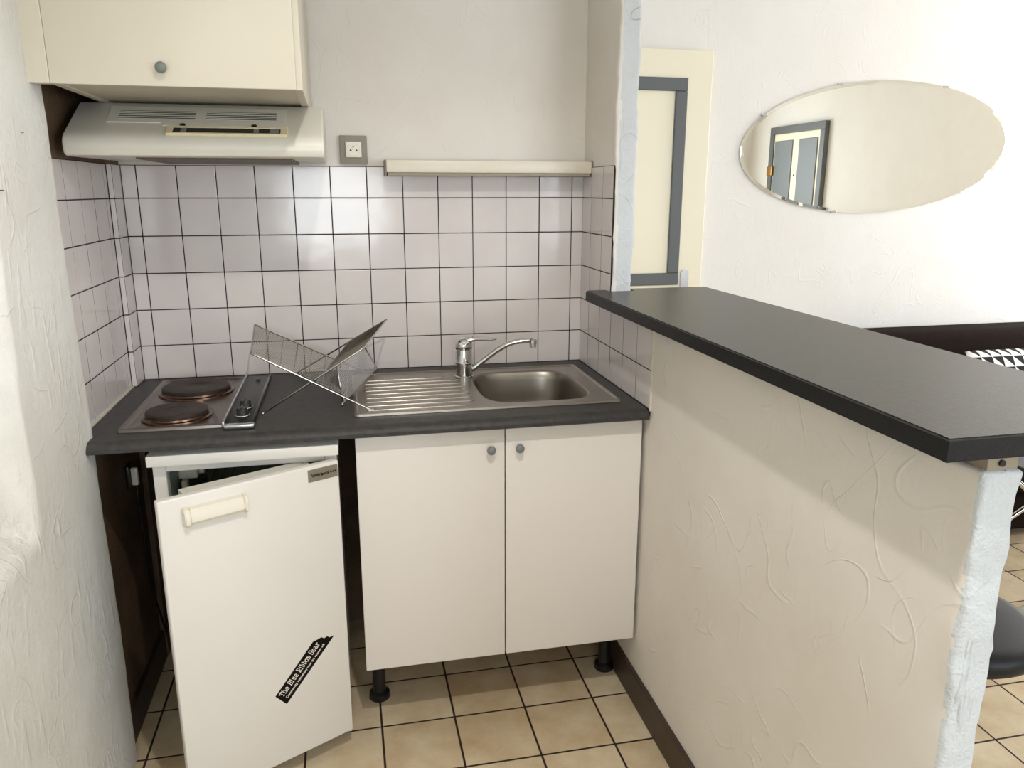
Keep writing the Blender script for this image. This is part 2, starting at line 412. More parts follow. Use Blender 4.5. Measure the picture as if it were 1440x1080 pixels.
# foreground plaster wall on the left with its shallow recess
def ss(a, b, t):
    t = min(max((t-a)/(b-a), 0), 1); return t*t*(3-2*t)
def left_fn(p):
    if p.x > -.30:
        e = noise.noise(V((0, p.y*6, p.z*6)))*.012
        dep = (.05 if p.x > -.08 else 0)*(1-ss(-.950, -.932, p.y+e+ .02*(1.29-p.z)/.47))*ss(.808, .830, p.z+e*.6 )*(1-ss(1.75, 1.8, p.z))*ss(-2.0, -1.95, p.y)
        p.x -= dep
        p.x += (.006 if p.x > -.09 else 0)*noise.noise(V((4, p.y*2.2, p.z*2.2)))
        p.y += (-.03*ss(.85, 1.7, p.z)+.012*(1-ss(.2, .9, p.z)))*min(max((p.y+1.0)/.425, 0), 1)
    return p
bm = plaster_box(-.24, -.026, -4.2, -.575, 0, 2.65, .016, .0012, .005, left_fn, 3., keep=(2,))
struct('wall_left_front', bm, M['left_wall'], smooth=True)

# right partition (full height) and the low wall under the bar
bm = plaster_box(XR, 1.400, -.292, .93, 0, 2.65, .018, .0055, .008, None, 8., keep=(2,))
for f in bm.faces:
    if f.calc_center_median().x < XR+.012: f.material_index = 1
for v in bm.verts:
    if v.co.x < XR+.012: v.co.x += .002
wp = struct('wall_right', bm, [M['white_wall'], M['back_wall']], smooth=True)
bm = plaster_box(XR, 1.398, -1.700, -.285, 0, 1.106, .018, .0065, .008, lambda p: V((p.x+(.002 if p.x < 1.36 else 0)+(.004*noise.noise(V((p.z*9, 2, 1))) if p.x > 1.38 else 0), p.y, p.z)), 21., keep=(2,))
bm.normal_update()
for f in bm.faces:
    c = f.calc_center_median()
    if c.x < XR+.010 and c.y > -1.692: f.material_index = 1
wlow = struct('wall_right_low', bm, [M['white_wall'], M['low_wall']], smooth=True)
ys = [0, -.089, -.197, -.305, -.413, -.521, -.626][::-1]
RX = XR+.001
tiles('wall_tiles', wlow, lambda u, v, d: V((RX-d, u, v)), ys, zrow[:4], skip=lambda u, v: v > 1.15 or (v > 1.09))
tiles('wall_tiles', wp, lambda u, v, d: V((RX-d, u, v)), [-.2905, -.197, -.089, 0], zrow[2:])
bm = B(); box(bm, XR-.0018, XR+.004, -.6255, .004, .87, 1.104); build('grout', bm, M['grout'], wlow)
bm = B(); box(bm, XR-.0018, XR+.004, -.2895, .004, 1.104, ZT); build('grout', bm, M['grout'], wp)
bm = B(); box(bm, XR-.003, XR+.006, -.6305, -.626, .885, 1.12, .001); build('tile_edge_bead', bm, M['joint'], wlow)
bm = B(); box(bm, 1.346, 1.392, -1.694, -.292, 1.10, 1.128, .001); bt = struct('trim_2', bm, M['wood'])
bm = B(); lathe(bm, [(.0045, 0), (.0045, -.003)], (1.366, -1.694, 1.115), 12, 'y'); build('screw_hole', bm, M['black'], bt)
bm = B(); box(bm, XR-.011, XR+.004, -1.698, -.02, 0, .094, .003); struct('baseboard_right', bm, M['skirting'])

# living room shell
YL = .92
bm = B(); box(bm, 1.39, 5.4, YL, YL+.12, 0, 2.65); struct('wall_living', bm, M['living'])
W3 = (-.55, .72, .9, 2.25)
bm = B(); box(bm, 5.2, 5.4, -4.4, W3[0], 0, 2.65); box(bm, 5.2, 5.4, W3[1], YL, 0, 2.65); box(bm, 5.2, 5.4, W3[0], W3[1], 0, W3[2]); box(bm, 5.2, 5.4, W3[0], W3[1], W3[3], 2.65)
struct('wall_living_side', bm, M['living'])
bm = B()
for a in ((W3[0], W3[0]+.05, W3[2], W3[3]), (W3[1]-.05, W3[1], W3[2], W3[3]), (W3[0]+.05, W3[1]-.05, W3[2], W3[2]+.05), (W3[0]+.05, W3[1]-.05, W3[3]-.05, W3[3])): box(bm, 5.28, 5.34, *a, .004)
struct('window_3', bm, M['pla_white'])
# rear wall behind the camera with two window openings
W1 = (2.3, 4.5, .85, 2.2); W2 = (.05, .95, .95, 1.72)
bm = B(); ya, yb = -4.4, -4.2
box(bm, -.3, W2[0], ya, yb, 0, 2.65); box(bm, W2[0], W2[1], ya, yb, 0, W2[2]); box(bm, W2[0], W2[1], ya, yb, W2[3], 2.65)
box(bm, W2[1], W1[0], ya, yb, 0, 2.65); box(bm, W1[0], W1[1], ya, yb, 0, W1[2]); box(bm, W1[0], W1[1], ya, yb, W1[3], 2.65)
box(bm, W1[1], 5.2, ya, yb, 0, 2.65); struct('wall_rear', bm, M['living'])
def window(name, w, nx):
    bm = B(); x0, x1, z0, z1 = w; t = .05
    box(bm, x0, x1, -4.34, -4.28, z0, z0+t, .004); box(bm, x0, x1, -4.34, -4.28, z1-t, z1, .004)
    for i in range(nx+1):
        xx = x0+(x1-x0-t)*i/nx; box(bm, xx, xx+t, -4.34, -4.28, z0+t, z1-t, .004)
    struct(name, bm, M['pla_white'])
window('window_1', W1, 2); window('window_2', W2, 1)
bm = B(); box(bm, 2.2, 5.2, YL-.012, YL, 0, .08, .003); struct('baseboard_living', bm, M['skirting'])

# cream door beyond the partition
bm = B(); box(bm, 1.402, 2.19, YL-.035, YL-.001, .005, 2.038, .004); d1 = struct('door_1', bm, M['doorpaint'])
bm = B()
def molding(bm, x0, x1, z0, z1, w, y0, y1):
    for a in ((x0, x1, z1-w, z1), (x0, x1, z0, z0+w), (x0, x0+w, z0+w, z1-w), (x1-w, x1, z0+w, z1-w)): box(bm, a[0], a[1], y0, y1, a[2], a[3], .004)
molding(bm, 1.475, 2.072, 1.025, 1.922, .055, YL-.047, YL-.034); molding(bm, 1.475, 2.072, .12, .90, .055, YL-.047, YL-.034)
build('panel_molding', bm, M['mold'], d1, label='slate grey raised moulding')
bm = B(); pts = [(2.105-.02, .90), (2.105+.02, .90)]+[(2.105+.02*math.cos(a), 1.075+.02*math.sin(a)) for a in [math.pi*i/12 for i in range(13)]]
prism(bm, pts, YL-.043, YL-.034, 'y', bev=.002); 
build('lock_plate', bm, M['alu'], d1)
bm = B(); tube(bm, [(2.105, YL-.04, 1.0), (2.105, YL-.08, 1.0), (2.06, YL-.085, 1.0), (2.0, YL-.08, 1.0)], .008, 10); build('door_handle', bm, M['alu'], d1, smooth=True)

# entrance door on the side wall (seen in the mirror)
bm = B(); molding(bm, -3.71, -2.71, -.07, 2.10, .075, 0, .05)
for v in bm.verts: v.co = V((5.2-v.co.y, v.co.x, max(v.co.z, 0.0)))
fr = struct('trim_3', bm, M['mold'])
bm = B(); box(bm, 5.165, 5.199, -3.635, -2.785, .005, 2.025, .003); d2 = struct('door_2', bm, M['doorpaint'])
bm = B()
for a, b_ in ((-3.61, -3.27), (-3.15, -2.83)): box(bm, 5.155, 5.166, a, b_, .15, 1.955, .006)
build('door_panels', bm, M['mold2'], d2, label='slate grey raised panels')
bm = B(); box(bm, 5.13, 5.166, -3.70, -3.60, 1.60, 1.70, .008); box(bm, 5.12, 5.166, -3.67, -3.62, .98, 1.12, .01); build('lock', bm, mat('brass', rgb(170, 130, 80), .3, 1.), d2)
bm = B(); lathe(bm, [(.009, 0), (.009, -.006)], (5.165, -3.21, 1.60), 12, 'x'); build('peephole', bm, M['black'], d2)

# ------------------------------------------------------------------ worktop
bm = B()
prof = [(.0, .862), (-.628, .862)]+[(-.628+.012*math.cos(a), .874+.012*math.sin(a)) for a in [math.radians(270-15*i) for i in range(7)]]+\
       [(-.612+.028*math.cos(a), .862+.028*math.sin(a)) for a in [math.radians(172-10*i) for i in range(9)]]+[(.0, .89)]
SX0, SX1, SY0, SY1 = .574, 1.288, -.542, -.084   # sink outline
prism(bm, prof, -.026, .86, 'x'); box(bm, XL-.001, -.026, -.572, -.086, .862, .89); box(bm, XB-.001, -.026, -.086, 0, .862, .89)
# right of x=.86 the top is cut out for the bowl: front strip, back strip, end strip
prism(bm, [(-.505, .862)]+prof[1:-1]+[(-.505, .89)], .86, 1.330, 'x')
box(bm, .86, 1.330, -.13, 0, .862, .89); box(bm, 1.255, 1.330, -.505, -.13, .862, .89)
build('worktop', bm, M['worktop'], label='charcoal laminate kitchen worktop running across the niche under the white tiles', cat='worktop', auto=40)

# ------------------------------------------------------------------ bar top
bm = B()
poly = [(1.264, -1.716), (1.657, -1.716), (1.657, -.245), (1.403, -.245), (1.403, -.297), (1.331, -.297), (1.331, -.262), (1.274, -.262), (1.264, -.272)]
prism(bm, poly, 1.129, 1.160, 'z', bev=.003, seg=3)
bm.normal_update()
for f in bm.faces: f.material_index = 0 if f.normal.z > .6 else 1
build('bar_counter', bm, [M['bar'], M['baredge']], label='long slate-grey bar counter top with black edge on the low plaster wall', cat='bar counter', auto=40)

# ------------------------------------------------------------------ base cabinet under the sink
cab = thing('base_cabinet', 'white two-door cabinet on black feet under the stainless sink', 'cabinet', (.95, -.32, 0))
bm = B(); x0, x1 = .576, 1.326
for a in ((x0, x0+.016, -.578, -.03, .197, .858), (x1-.016, x1, -.578, -.03, .197, .858), (x0+.016, x1-.016, -.578, -.03, .197, .213), (x0+.016, x1-.016, -.04, -.03, .213, .858), (x0+.016, x1-.016, -.578, -.49, .842, .858)):
    box(bm, *a, .0005)
build('carcass', bm, M['carcass'], cab)
for (a, b_, kx) in ((.572, .9505, .912), (.9535, 1.327, .987)):
    bm = B(); box(bm, a, b_, -.600, -.580, .199, .856, .0025, 3); dr = build('door', bm, M['door_white'], cab, auto=40)
    bm = B(); lathe(bm, [(.0045, 0), (.0045, -.010), (.009, -.013), (.0115, -.018), (.0115, -.021), (.009, -.0245), (.004, -.026)], (kx, -.600, .803), 24, 'y'); build('knob', bm, M['grey_knob'], dr, auto=40, label='small grey knob')
for lx, ly in ((.607, -.436), (1.300, -.436), (.607, -.09), (1.297, -.09)):
    bm = B(); lathe(bm, [(.029, 0), (.031, .004), (.029, .018), (.019, .024), (.018, .12), (.018, .150), (.028, .156), (.028, .197)], (lx, ly, 0), 24); build('leg', bm, M['black'], cab, auto=40, label='black plastic screw foot')

# ------------------------------------------------------------------ fridge
fr = thing('refrigerator', 'small white undercounter fridge with its door standing ajar', 'refrigerator', (.31, -.34, 0))
bm = B(); X0, X1 = .100, .526; w = .030
box(bm, X0, X0+w, -.600, -.06, .02, .8185, .003); box(bm, X1-w, X1, -.600, -.06, .02, .8185, .003)
box(bm, X0+w, X1-w, -.12, -.06, .02, .8185); box(bm, X0+w, X1-w, -.600, -.12, .02, .10, .002); box(bm, X0+w, X1-w, -.600, -.12, .80, .8185, .001)
body = build('body', bm, M['fridge'], fr)
bm = B(); t = .004
box(bm, X0+w, X0+w+t, -.590, -.12, .10, .80); box(bm, X1-w-t, X1-w, -.590, -.12, .10, .80); box(bm, X0+w+t, X1-w-t, -.124, -.12, .10, .80); box(bm, X0+w+t, X1-w-t, -.590, -.124, .10, .104)
inn = build('interior_liner', bm, M['fridge_in'], fr)
bm = B()
for zz in (.30, .50, .66): 
    tube(bm, [(X0+w+.006, -.55, zz), (X1-w-.006, -.55, zz)], .003)
    for i in range(14): xx = X0+w+.02+i*(.025); tube(bm, [(xx, -.55, zz), (xx, -.13, zz)], .0015, 5)
build('shelf', bm, M['wire'], fr, label='white wire shelves')
bm = B(); box(bm, X0+w+.004, X0+w+.05, -.50, -.44, .742, .772, .004); box(bm, X0+w+.012, X0+w+.026, -.515, -.49, .70, .742, .003); lathe(bm, [(.012, 0), (.012, .012)], (X0+w+.05, -.47, .757), 16, 'x')
build('thermostat', bm, M['fridge_trim'], fr)
bm = B(); box(bm, .094, .531, -.628, -.05, .8215, .8485, .003, 2); build('top_panel', bm, M['fridge'], fr, label='white overhanging top panel', auto=40)
for lx, ly in ((.13, -.56), (.50, -.56), (.13, -.1), (.50, -.1)):
    bm = B(); lathe(bm, [(.016, 0), (.016, .012), (.01, .014), (.01, .022)], (lx, ly, 0), 16); build('foot', bm, M['black'], fr)
# the open door: local frame u (away from the hinge), n (towards the room), z
th = math.radians(27.5); HP = V((.530, -.635, 0))
# local x = -u (to the right), local y = -n (into the fridge), local z up ; hinge edge at local x = 0
DM = Matrix.Translation(HP) @ Matrix.Rotation(th, 4, 'Z')
def dbuild(name, bm, m, parent, **k): return build(name, xf(bm, DM), m, parent, **k)
DW = .420
bm = B(); box(bm, -DW, 0, 0, .022, .052, .812, .004, 3); door = dbuild('door', bm, M['fridge'], fr, auto=40)
bm = B(); box(bm, -DW+.006, -.006, .022, .034, .060, .806, .004); box(bm, -DW+.03, -.03, .034, .040, .075, .795, .002); dbuild('door_gasket', bm, M['fridge_trim'], door, auto=40)
bm = B(); x0, x1 = -.352, -.05
box(bm, x0, x1, .040, .052, .09, .800, .003)
for a in ((x0, x0+.012, .052, .085, .09, .800), (x1-.012, x1, .052, .085, .09, .800), (x0+.012, x1-.012, .052, .085, .09, .102), (x0+.012, x1-.012, .052, .085, .785, .800)): box(bm, *a, .002)
for zz in (.30, .55): box(bm, x0+.012, x1-.012, .052, .085, zz, zz+.01, .001); box(bm, x0+.012, x1-.012, .080, .085, zz+.03, zz+.05, .001)
dbuild('door_shelf', bm, M['fridge_trim'], door, label='pale moulded door shelves')
bm = B(); hz = .770
prof = [(0, hz-.020), (-.012, hz-.021), (-.019, hz-.014), (-.017, hz+.006), (-.012, hz+.014), (-.003, hz+.017), (0, hz+.017)]
prism(bm, prof, -.360, -.242, 'x', bev=.0015)
for a, ww in ((-.372, .012), (-.242, .008)):
    pr2 = [(0, hz-.023), (-.014, hz-.025), (-.022, hz-.017), (-.021, hz+.004), (-.015, hz+.015), (-.004, hz+.019), (0, hz+.019)]
    prism(bm, pr2, a, a+ww, 'x', bev=.002)
dbuild('handle', bm, M['ivory'], door, auto=35, label='ivory plastic bar handle')
bm = B(); box(bm, -.081, -.004, -.0015, .001, .7725, .8035, .0006); badge = dbuild('badge', bm, M['badge'], door, label='brushed metal nameplate')
bm = text_bm('Whirlpool', .0115, .00025, 'LEFT', .0002, .95); xf(bm, Matrix.Translation((-.073, -.0019, .7845)) @ Matrix.Rotation(math.radians(90), 4, 'X') @ Matrix.Shear('XZ', 4, (.0, .0)))
for k in range(3):
    cx = -.0225+k*.0062
    for a in range(3):
        bb = B(); box(bb, -.0026, .0026, -.0002, .0002, -.0005, .0005); xf(bb, Matrix.Translation((cx, -.0019, .788)) @ Matrix.Rotation(math.radians(60*a+90), 4, 'Y')); merge(bm, bb)
dbuild('badge_lettering', bm, M['ink'], badge)
# torn black sticker, in door-plane coordinates
st = [(-.203, .246), (-.176, .213), (-.039, .350), (-.052, .349), (-.058, .355), (-.066, .352), (-.074, .358), (-.083, .356), (-.0965, .3545)]
bm = B(); prism(bm, st, -.0006, .0, 'y'); stk = dbuild('sticker', bm, M['ink'], door, label='torn black sticker with white slab lettering')
G = {
'T': ["#######","#..#..#","...#...","...#...","...#...","...#...","..###.."],
'h': ["##.....","#......","#.##...","##..#..","#...#..","#...#..","##.###."],
'e': [".......",".......",".###...","#...#..","#####..","#......",".####.."],
'B': ["#####..",".#...#.",".#...#.",".####..",".#...#.",".#...#.","#####.."],
'l': ["##.",".#.",".#.",".#.",".#.",".#.","###"],
'u': [".......",".......","##.##..",".#..#..",".#..#..",".#..#..","..####."],
'R': ["#####..",".#...#.",".#...#.",".####..",".#.#...",".#..#..","###.##."],
'i': [".#.","...","##.",".#.",".#.",".#.","###"],
'b': ["##.....",".#.....",".###...",".#..#..",".#..#..",".#..#..",".###..."],
'o': [".......",".......",".###...","#...#..","#...#..","#...#..",".###..."],
'n': [".......",".......","##.#...",".##.#..",".#..#..",".#..#..","##.##.."],
'H': ["##.##..","#...#..","#...#..","#####..","#...#..","#...#..","##.##.."],
'a': [".......",".......",".###...","....#..",".####..","#...#..",".#####."],
'r': [".......",".......","##.##..",".##....",".#.....",".#.....","###...."],
' ': ["...."]*7}
bm = B(); px = 0.; cw, chh = .00128, .00235
A0 = V((-.203, .246)); dr = V((1, 1)).normalized(); dn = V((1, -1)).normalized()
for ch in 'The Blue Ribbon Hear':
    g = G[ch]; wch = max((max([i for i, c in enumerate(r) if c == '#'], default=2)) for r in g)+1 if ch != ' ' else 3
    for ry, row in enumerate(g):
        for rx, c in enumerate(row):
            if c != '#': continue
            o = A0+dr*(.0065+px+rx*cw)+dn*(.0045+ry*chh)
            q = [o, o+dr*cw*1.18, o+dr*cw*1.18+dn*chh*1.02, o+dn*chh*1.02]
            bm.faces.new([bm.verts.new((p.x, -.0009, p.y)) for p in q])
    px += (wch+1.0)*cw
bmesh.ops.recalc_face_normals(bm, faces=bm.faces)
t2 = text_bm('Community something now for known wh', .0095, .0002, 'LEFT', 0., .97)
xs = [v.co.x for v in t2.verts]; s = .152/(max(xs)-min(xs))
o2 = A0+dr*.008+dn*(.0335)
xf(t2, Matrix.Translation((o2.x, -.0009, o2.y)) @ Matrix.Rotation(math.radians(-45), 4, 'Y') @ Matrix.Rotation(math.radians(90), 4, 'X') @ Matrix.Diagonal((s, 1, 1, 1)))
merge(bm, t2); dbuild('sticker_lettering', bm, M['paper'], stk, label='white slab-serif lettering')

# ------------------------------------------------------------------ hob
hob = thing('electric_hob', 'two-plate stainless electric hob with black side panel, set in the worktop', 'hob', (.17, -.31, .89))
z = .89
bm = B()
def rrect(x0, x1, y0, y1, r, n=6):
    return arc(x1-r, y0+r, r, -90, 0, n)+arc(x1-r, y1-r, r, 0, 90, n)+arc(x0+r, y1-r, r, 90, 180, n)+arc(x0+r, y0+r, r, 180, 270, n)
def loft(bm, rings, close=None, mi=0):
    R_ = [[bm.verts.new(p) for p in r] for r in rings]; n = len(R_[0])
    for a, b_ in zip(R_, R_[1:]):
        for k in range(n): f = bm.faces.new((a[k], a[(k+1) % n], b_[(k+1) % n], b_[k])); f.material_index = mi
    if close: 
        f = bm.faces.new(R_[-1]); f.material_index = mi
    return R_
def rr3(x0, x1, y0, y1, r, zz, n=6): return [V((p[0], p[1], zz)) for p in rrect(x0, x1, y0, y1, r, n)]
hx0, hx1, hy0, hy1 = .022, .262, -.562, -.052
loft(bm, [rr3(hx0, hx1, hy0, hy1, .006, z+.0005), rr3(hx0+.001, hx1-.001, hy0+.001, hy1-.001, .006, z+.007), rr3(hx0+.006, hx1-.003, hy0+.006, hy1-.006, .006, z+.0085),
          rr3(hx0+.012, hx1-.006, hy0+.014, hy1-.012, .012, z+.0085), rr3(hx0+.018, hx1-.010, hy0+.020, hy1-.018, .014, z+.0035), rr3(hx0+.10, hx1-.06, hy0+.2, hy1-.2, .014, z+.0045)], close=True)
bmesh.ops.recalc_face_normals(bm, faces=bm.faces)
build('steel_plate', bm, M['hobsteel'], hob, auto=35)
for (cx, cy, r) in ((.138, -.455, .074), (.143, -.205, .090)):
    bm = B(); zz = z+.004
    lathe(bm, [(r+.010, 0), (r+.009, .004), (r+.003, .006), (r+.002, .010), (r-.003, .0105)], (cx, cy, zz), 56)
    rg = build('burner_ring', bm, M['ring'], hob, auto=35, label='heat-tinted metal ring')
    bm = B(); lathe(bm, [(r-.004, .002), (r, .006), (r, .017), (r-.003, .020), (r-.012, .0208), (r*.6, .0205), (r*.32, .0202), (r*.30, .019), (.002, .019)], (cx, cy, zz), 56)
    build('hot_plate', bm, M['castiron'], hob, auto=35, label='rusty brown-black cast iron hot plate')
bm = B(); box(bm, .266, .333, -.575, -.062, z+.0005, z+.010, .002); pn = build('control_panel', bm, M['black'], hob, auto=35)
bm = B(); box(bm, .2655, .337, -.592, -.574, z+.001, z+.014, .004, 3); box(bm, .2625, .2685, -.589, -.062, z+.001, z+.022, .002); 
build('chrome_trim', bm, M['alu'], hob, auto=35, label='bright metal trim bar')
bm = B(); box(bm, .327, .334, -.574, -.062, z+.001, z+.0135, .002); build('side_rail', bm, M['blackgloss'], hob, auto=35)
for ky in (-.505, -.43):
    bm = B(); lathe(bm, [(.017, .010), (.017, .014), (.0145, .018), (.0135, .030), (.012, .032), (.002, .032)], (.300, ky, z), 32)
    box(bm, .2975, .3025, ky-.013, ky+.013, z+.030, z+.0345, .001)
    kb = build('knob', bm, M['black'], hob, auto=35)
    bm = B(); lathe(bm, [(.0176, .0105), (.0180, .0125), (.0172, .0145)], (.300, ky, z), 32); build('knob_ring', bm, M['chrome'], kb, smooth=True)
bm = B(); lathe(bm, [(.006, .009), (.006, .012), (.003, .0135)], (.302, -.12, z), 16); build('indicator_lamp', bm, mat('dark_red_lens', rgb(70, 12, 12), .2), hob, smooth=True)

# ------------------------------------------------------------------ sink
sink = thing('kitchen_sink', 'stainless inset sink with ribbed drainer on its left', 'sink', (.93, -.313, .89))
bm = B(); zt = z+.006
# deck: grid of points with raised ribs on the drainer side, hole for the bowl
bx0, bx1, by0, by1 = .928, 1.232, -.492, -.140
outer = rr3(SX0, SX1, SY0, SY1, .012, z+.0008)
loft(bm, [outer, rr3(SX0+.0015, SX1-.0015, SY0+.0015, SY1-.0015, .012, zt), rr3(SX0+.007, SX1-.007, SY0+.007, SY1-.007, .012, zt+.0005), rr3(SX0+.011, SX1-.011, SY0+.011, SY1-.011, .012, zt-.0028)])
rim_in = rr3(SX0+.011, SX1-.011, SY0+.011, SY1-.011, .012, zt-.0028)
def bowl_loop(k, zz, n=96):
    cx, cy, a, b_ = (bx0+bx1)/2, (by0+by1)/2, (bx1-bx0)/2-k, (by1-by0)/2-k
    out = []
    for i in range(n):
        t = 2*math.pi*i/n; c_, s_ = math.cos(t), math.sin(t); e = 2/4.2
        out.append(V((cx+a*math.copysign(abs(c_)**e, c_), cy+b_*math.copysign(abs(s_)**e, s_), zz)))
    return out
bl = [bm.verts.new(p) for p in bowl_loop(-.006, zt-.0028)]
br = [v for v in bm.verts if abs(v.co.z-(zt-.0028)) < 1e-7 and v not in bl]
be = []
for i in range(len(bl)): be.append(bm.edges.new((bl[i], bl[(i+1) % len(bl)])))
oe = [e for e in bm.edges if e.verts[0] in br and e.verts[1] in br]
bmesh.ops.triangle_fill(bm, use_beauty=True, use_dissolve=False, edges=be+oe)
bmesh.ops.recalc_face_normals(bm, faces=bm.faces)
deck = build('deck', bm, M['steel'], sink, auto=25)
bm = B()
loft(bm, [bowl_loop(-.0065, zt-.0028), bowl_loop(-.003, zt-.0035), bowl_loop(.001, zt-.008), bowl_loop(.005, zt-.03), bowl_loop(.012, zt-.09), bowl_loop(.020, zt-.125), bowl_loop(.034, zt-.142), bowl_loop(.055, zt-.148), bowl_loop(.12, zt-.151)], close=True)
for f in bm.faces: f.normal_flip()
build('bowl', bm, M['steel_bowl'], sink, smooth=True)
bm = B(); lathe(bm, [(.034, 0), (.034, .003), (.030, .004), (.026, .001), (.002, .0005)], (1.08, -.31, zt-.1515), 32); build('drain', bm, M['chrome'], sink, smooth=True)
bm = B()
for i in range(9):
    yy = -.497+i*.0405
    x1 = .896-(.0 if 1 <= i <= 7 else .02)
    if i == 8: x1 = .85
    tube(bm, [(.602, yy, zt-.0055), (.612, yy, zt-.0036), (.72, yy, zt-.0029), (x1-.012, yy, zt-.0029), (x1, yy, zt-.0055)], .0032, 10)
build('drainer_ribs', bm, M['steel'], sink, smooth=True)

# ------------------------------------------------------------------ tap
tap = thing('kitchen_tap', 'chrome single-lever mixer tap with long swivel spout beside the sink bowl', 'tap', (.912, -.170, zt-.0026))
b0 = zt-.0026
bm = B(); lathe(bm, [(.030, 0), (.030, .003), (.0265, .005), (.0262, .030), (.0255, .040), (.0270, .041), (.0272, .0445), (.0262, .046), (.0258, .078), (.024, .088)], (.912, -.170, b0), 40); build('body', bm, M['chrome'], tap, auto=35)
bm = B(); 
prof = [(.0268, .0885), (.0272, .096), (.026, .106), (.022, .115), (.015, .120), (.002, .122)]
lathe(bm, [(.0255, .086)]+prof, (.912, -.170, b0), 40)
# lever blade rising to the right, slightly forward
lv = [(.900, .0165, .106, .016), (.922, .018, .114, .013), (.945, .015, .117, .008), (.975, .0155, .1165, .0062), (.998, .013, .1155, .005), (1.008, .008, .115, .0035), (1.012, .003, .115, .002)]
rings = []
for (lx, wv, hz_, tv) in lv:
    rings.append([V((lx, -.170-(lx-.912)*.12+wv*math.cos(2*math.pi*k/16), b0+hz_+tv*math.sin(2*math.pi*k/16)*.9)) for k in range(16)])
loft(bm, rings, close=True); bmesh.ops.recalc_face_normals(bm, faces=bm.faces)
build('lever', bm, M['chrome'], tap, smooth=True)
bm = B()
sp = [(.925, -.172, b0+.018), (.942, -.174, b0+.026), (.975, -.179, b0+.052), (1.010, -.185, b0+.079), (1.040, -.190, b0+.097), (1.065, -.194, b0+.106), (1.090, -.198, b0+.109), (1.108, -.200, b0+.110), (1.118, -.201, b0+.108)]
tube(bm, sp, .008, 16, radii=[.010, .0095, .0085, .0082, .008, .008, .008, .0085, .009])
spt = build('spout', bm, M['chrome'], tap, smooth=True)
bm = B(); lathe(bm, [(.0085, .010), (.0118, .009), (.0122, -.002), (.0108, -.003), (.0108, -.014), (.0085, -.015), (.002, -.012)], (1.121, -.2015, b0+.103), 24); build('aerator', bm, M['chrome'], spt, auto=40)

# ------------------------------------------------------------------ dish rack (two crossed wire frames + glass support)
rk = thing('dish_rack', 'folding chrome wire dish rack standing crossed between the hob and the sink', 'dish rack', (.48, -.28, .89))
zs = .8915
def lerp(a, b, t): return V(a)*(1-t)+V(b)*t
# frame A: high on the left, feet on the right
AF0, AF1 = V((.326, -.450, 1.048)), V((.612, -.496, zs+.006))     # front rod: top, foot
AR0, AR1 = V((.304, -.120, 1.068)), V((.632, -.105, zs+.006))     # rear rod
bm = B()
tube(bm, [AF1+V((0.012, 0, -.004)), AF1, lerp(AF0, AF1, .04), AF0, lerp(AF0, AR0, .06), lerp(AF0, AR0, .94), AR0, lerp(AR0, AR1, .04), AR1, AR1+V((.012, 0, -.004))], .0026, 8)
for t in (.36, .80): tube(bm, [lerp(AF0, AF1, t), lerp(AR0, AR1, t)], .0023, 8)
build('left_frame', bm, M['wire'], rk, smooth=True)
bm = B(); N = 27
for i in range(1, N):
    s_ = i/N; a = lerp(AF0, AR0, s_); b_ = lerp(lerp(AF0, AF1, .80), lerp(AR0, AR1, .80), s_)
    off = V((0, 0, .0028)); tube(bm, [a+off, b_+off], 0.00082, 4, caps=False)
for t in (.12, .24, .48, .60, .70): tube(bm, [lerp(AF0, AF1, t), lerp(AR0, AR1, t)], .0010, 4)
build('left_grid', bm, M['wire'], rk)
# frame B: high on the right, feet on the left
BF0, BF1 = V((.608, -.455, 1.052)), V((.346, -.474, zs+.003))
BR0, BR1 = V((.687, -.100, 1.066)), V((.402, -.035, zs+.003))
bm = B()
tube(bm, [BF1, lerp(BF0, BF1, .04), BF0, lerp(BF0, BR0, .06), lerp(BF0, BR0, .94), BR0, lerp(BR0, BR1, .04), BR1], .0026, 8)
for t in (.40,): tube(bm, [lerp(BF0, BF1, t), lerp(BR0, BR1, t)], .0023, 8)
build('right_frame', bm, M['wire'], rk, smooth=True)
bm = B()
for i in range(1, N):
    s_ = i/N; a = lerp(BF0, BR0, s_); b_ = lerp(lerp(BF0, BF1, .40), lerp(BR0, BR1, .40), s_)
    off = V((0, 0, .0028)); tube(bm, [a+off, b_+off], 0.00082, 4, caps=False)
for t in (.13, .27): tube(bm, [lerp(BF0, BF1, t), lerp(BR0, BR1, t)], .0010, 4)
build('right_grid', bm, M['wire'], rk)
for p in (BF1, BR1, AF1+V((.010, 0, -.003)), AR1+V((.010, 0, -.003))):
    bm = B(); bmesh.ops.create_uvsphere(bm, u_segments=12, v_segments=8, radius=.0036, matrix=Matrix.Translation((p.x, p.y, max(p.z, zs+.0036)))); build('foot', bm, M['wire'], rk, smooth=True)
# support panel under frame B
C1, C2, C3, C4 = V((.547, -.440, zs+.012)), V((.653, -.048, zs+.012)), V((.618, -.060, .975)), V((.536, -.415, .998))
bm = B(); tube(bm, [C1+V((-.004, -.004, -.009)), C1, C2, C3, C4, lerp(C4, C1, .98)], .0024, 8)
build('support_frame', bm, M['wire'], rk, smooth=True)
bm = B()
for i in range(1, 24): s_ = i/24; tube(bm, [lerp(C1, C4, s_), lerp(C2, C3, s_)], .0013, 4, caps=False)
build('support_grid', bm, M['wire'], rk)

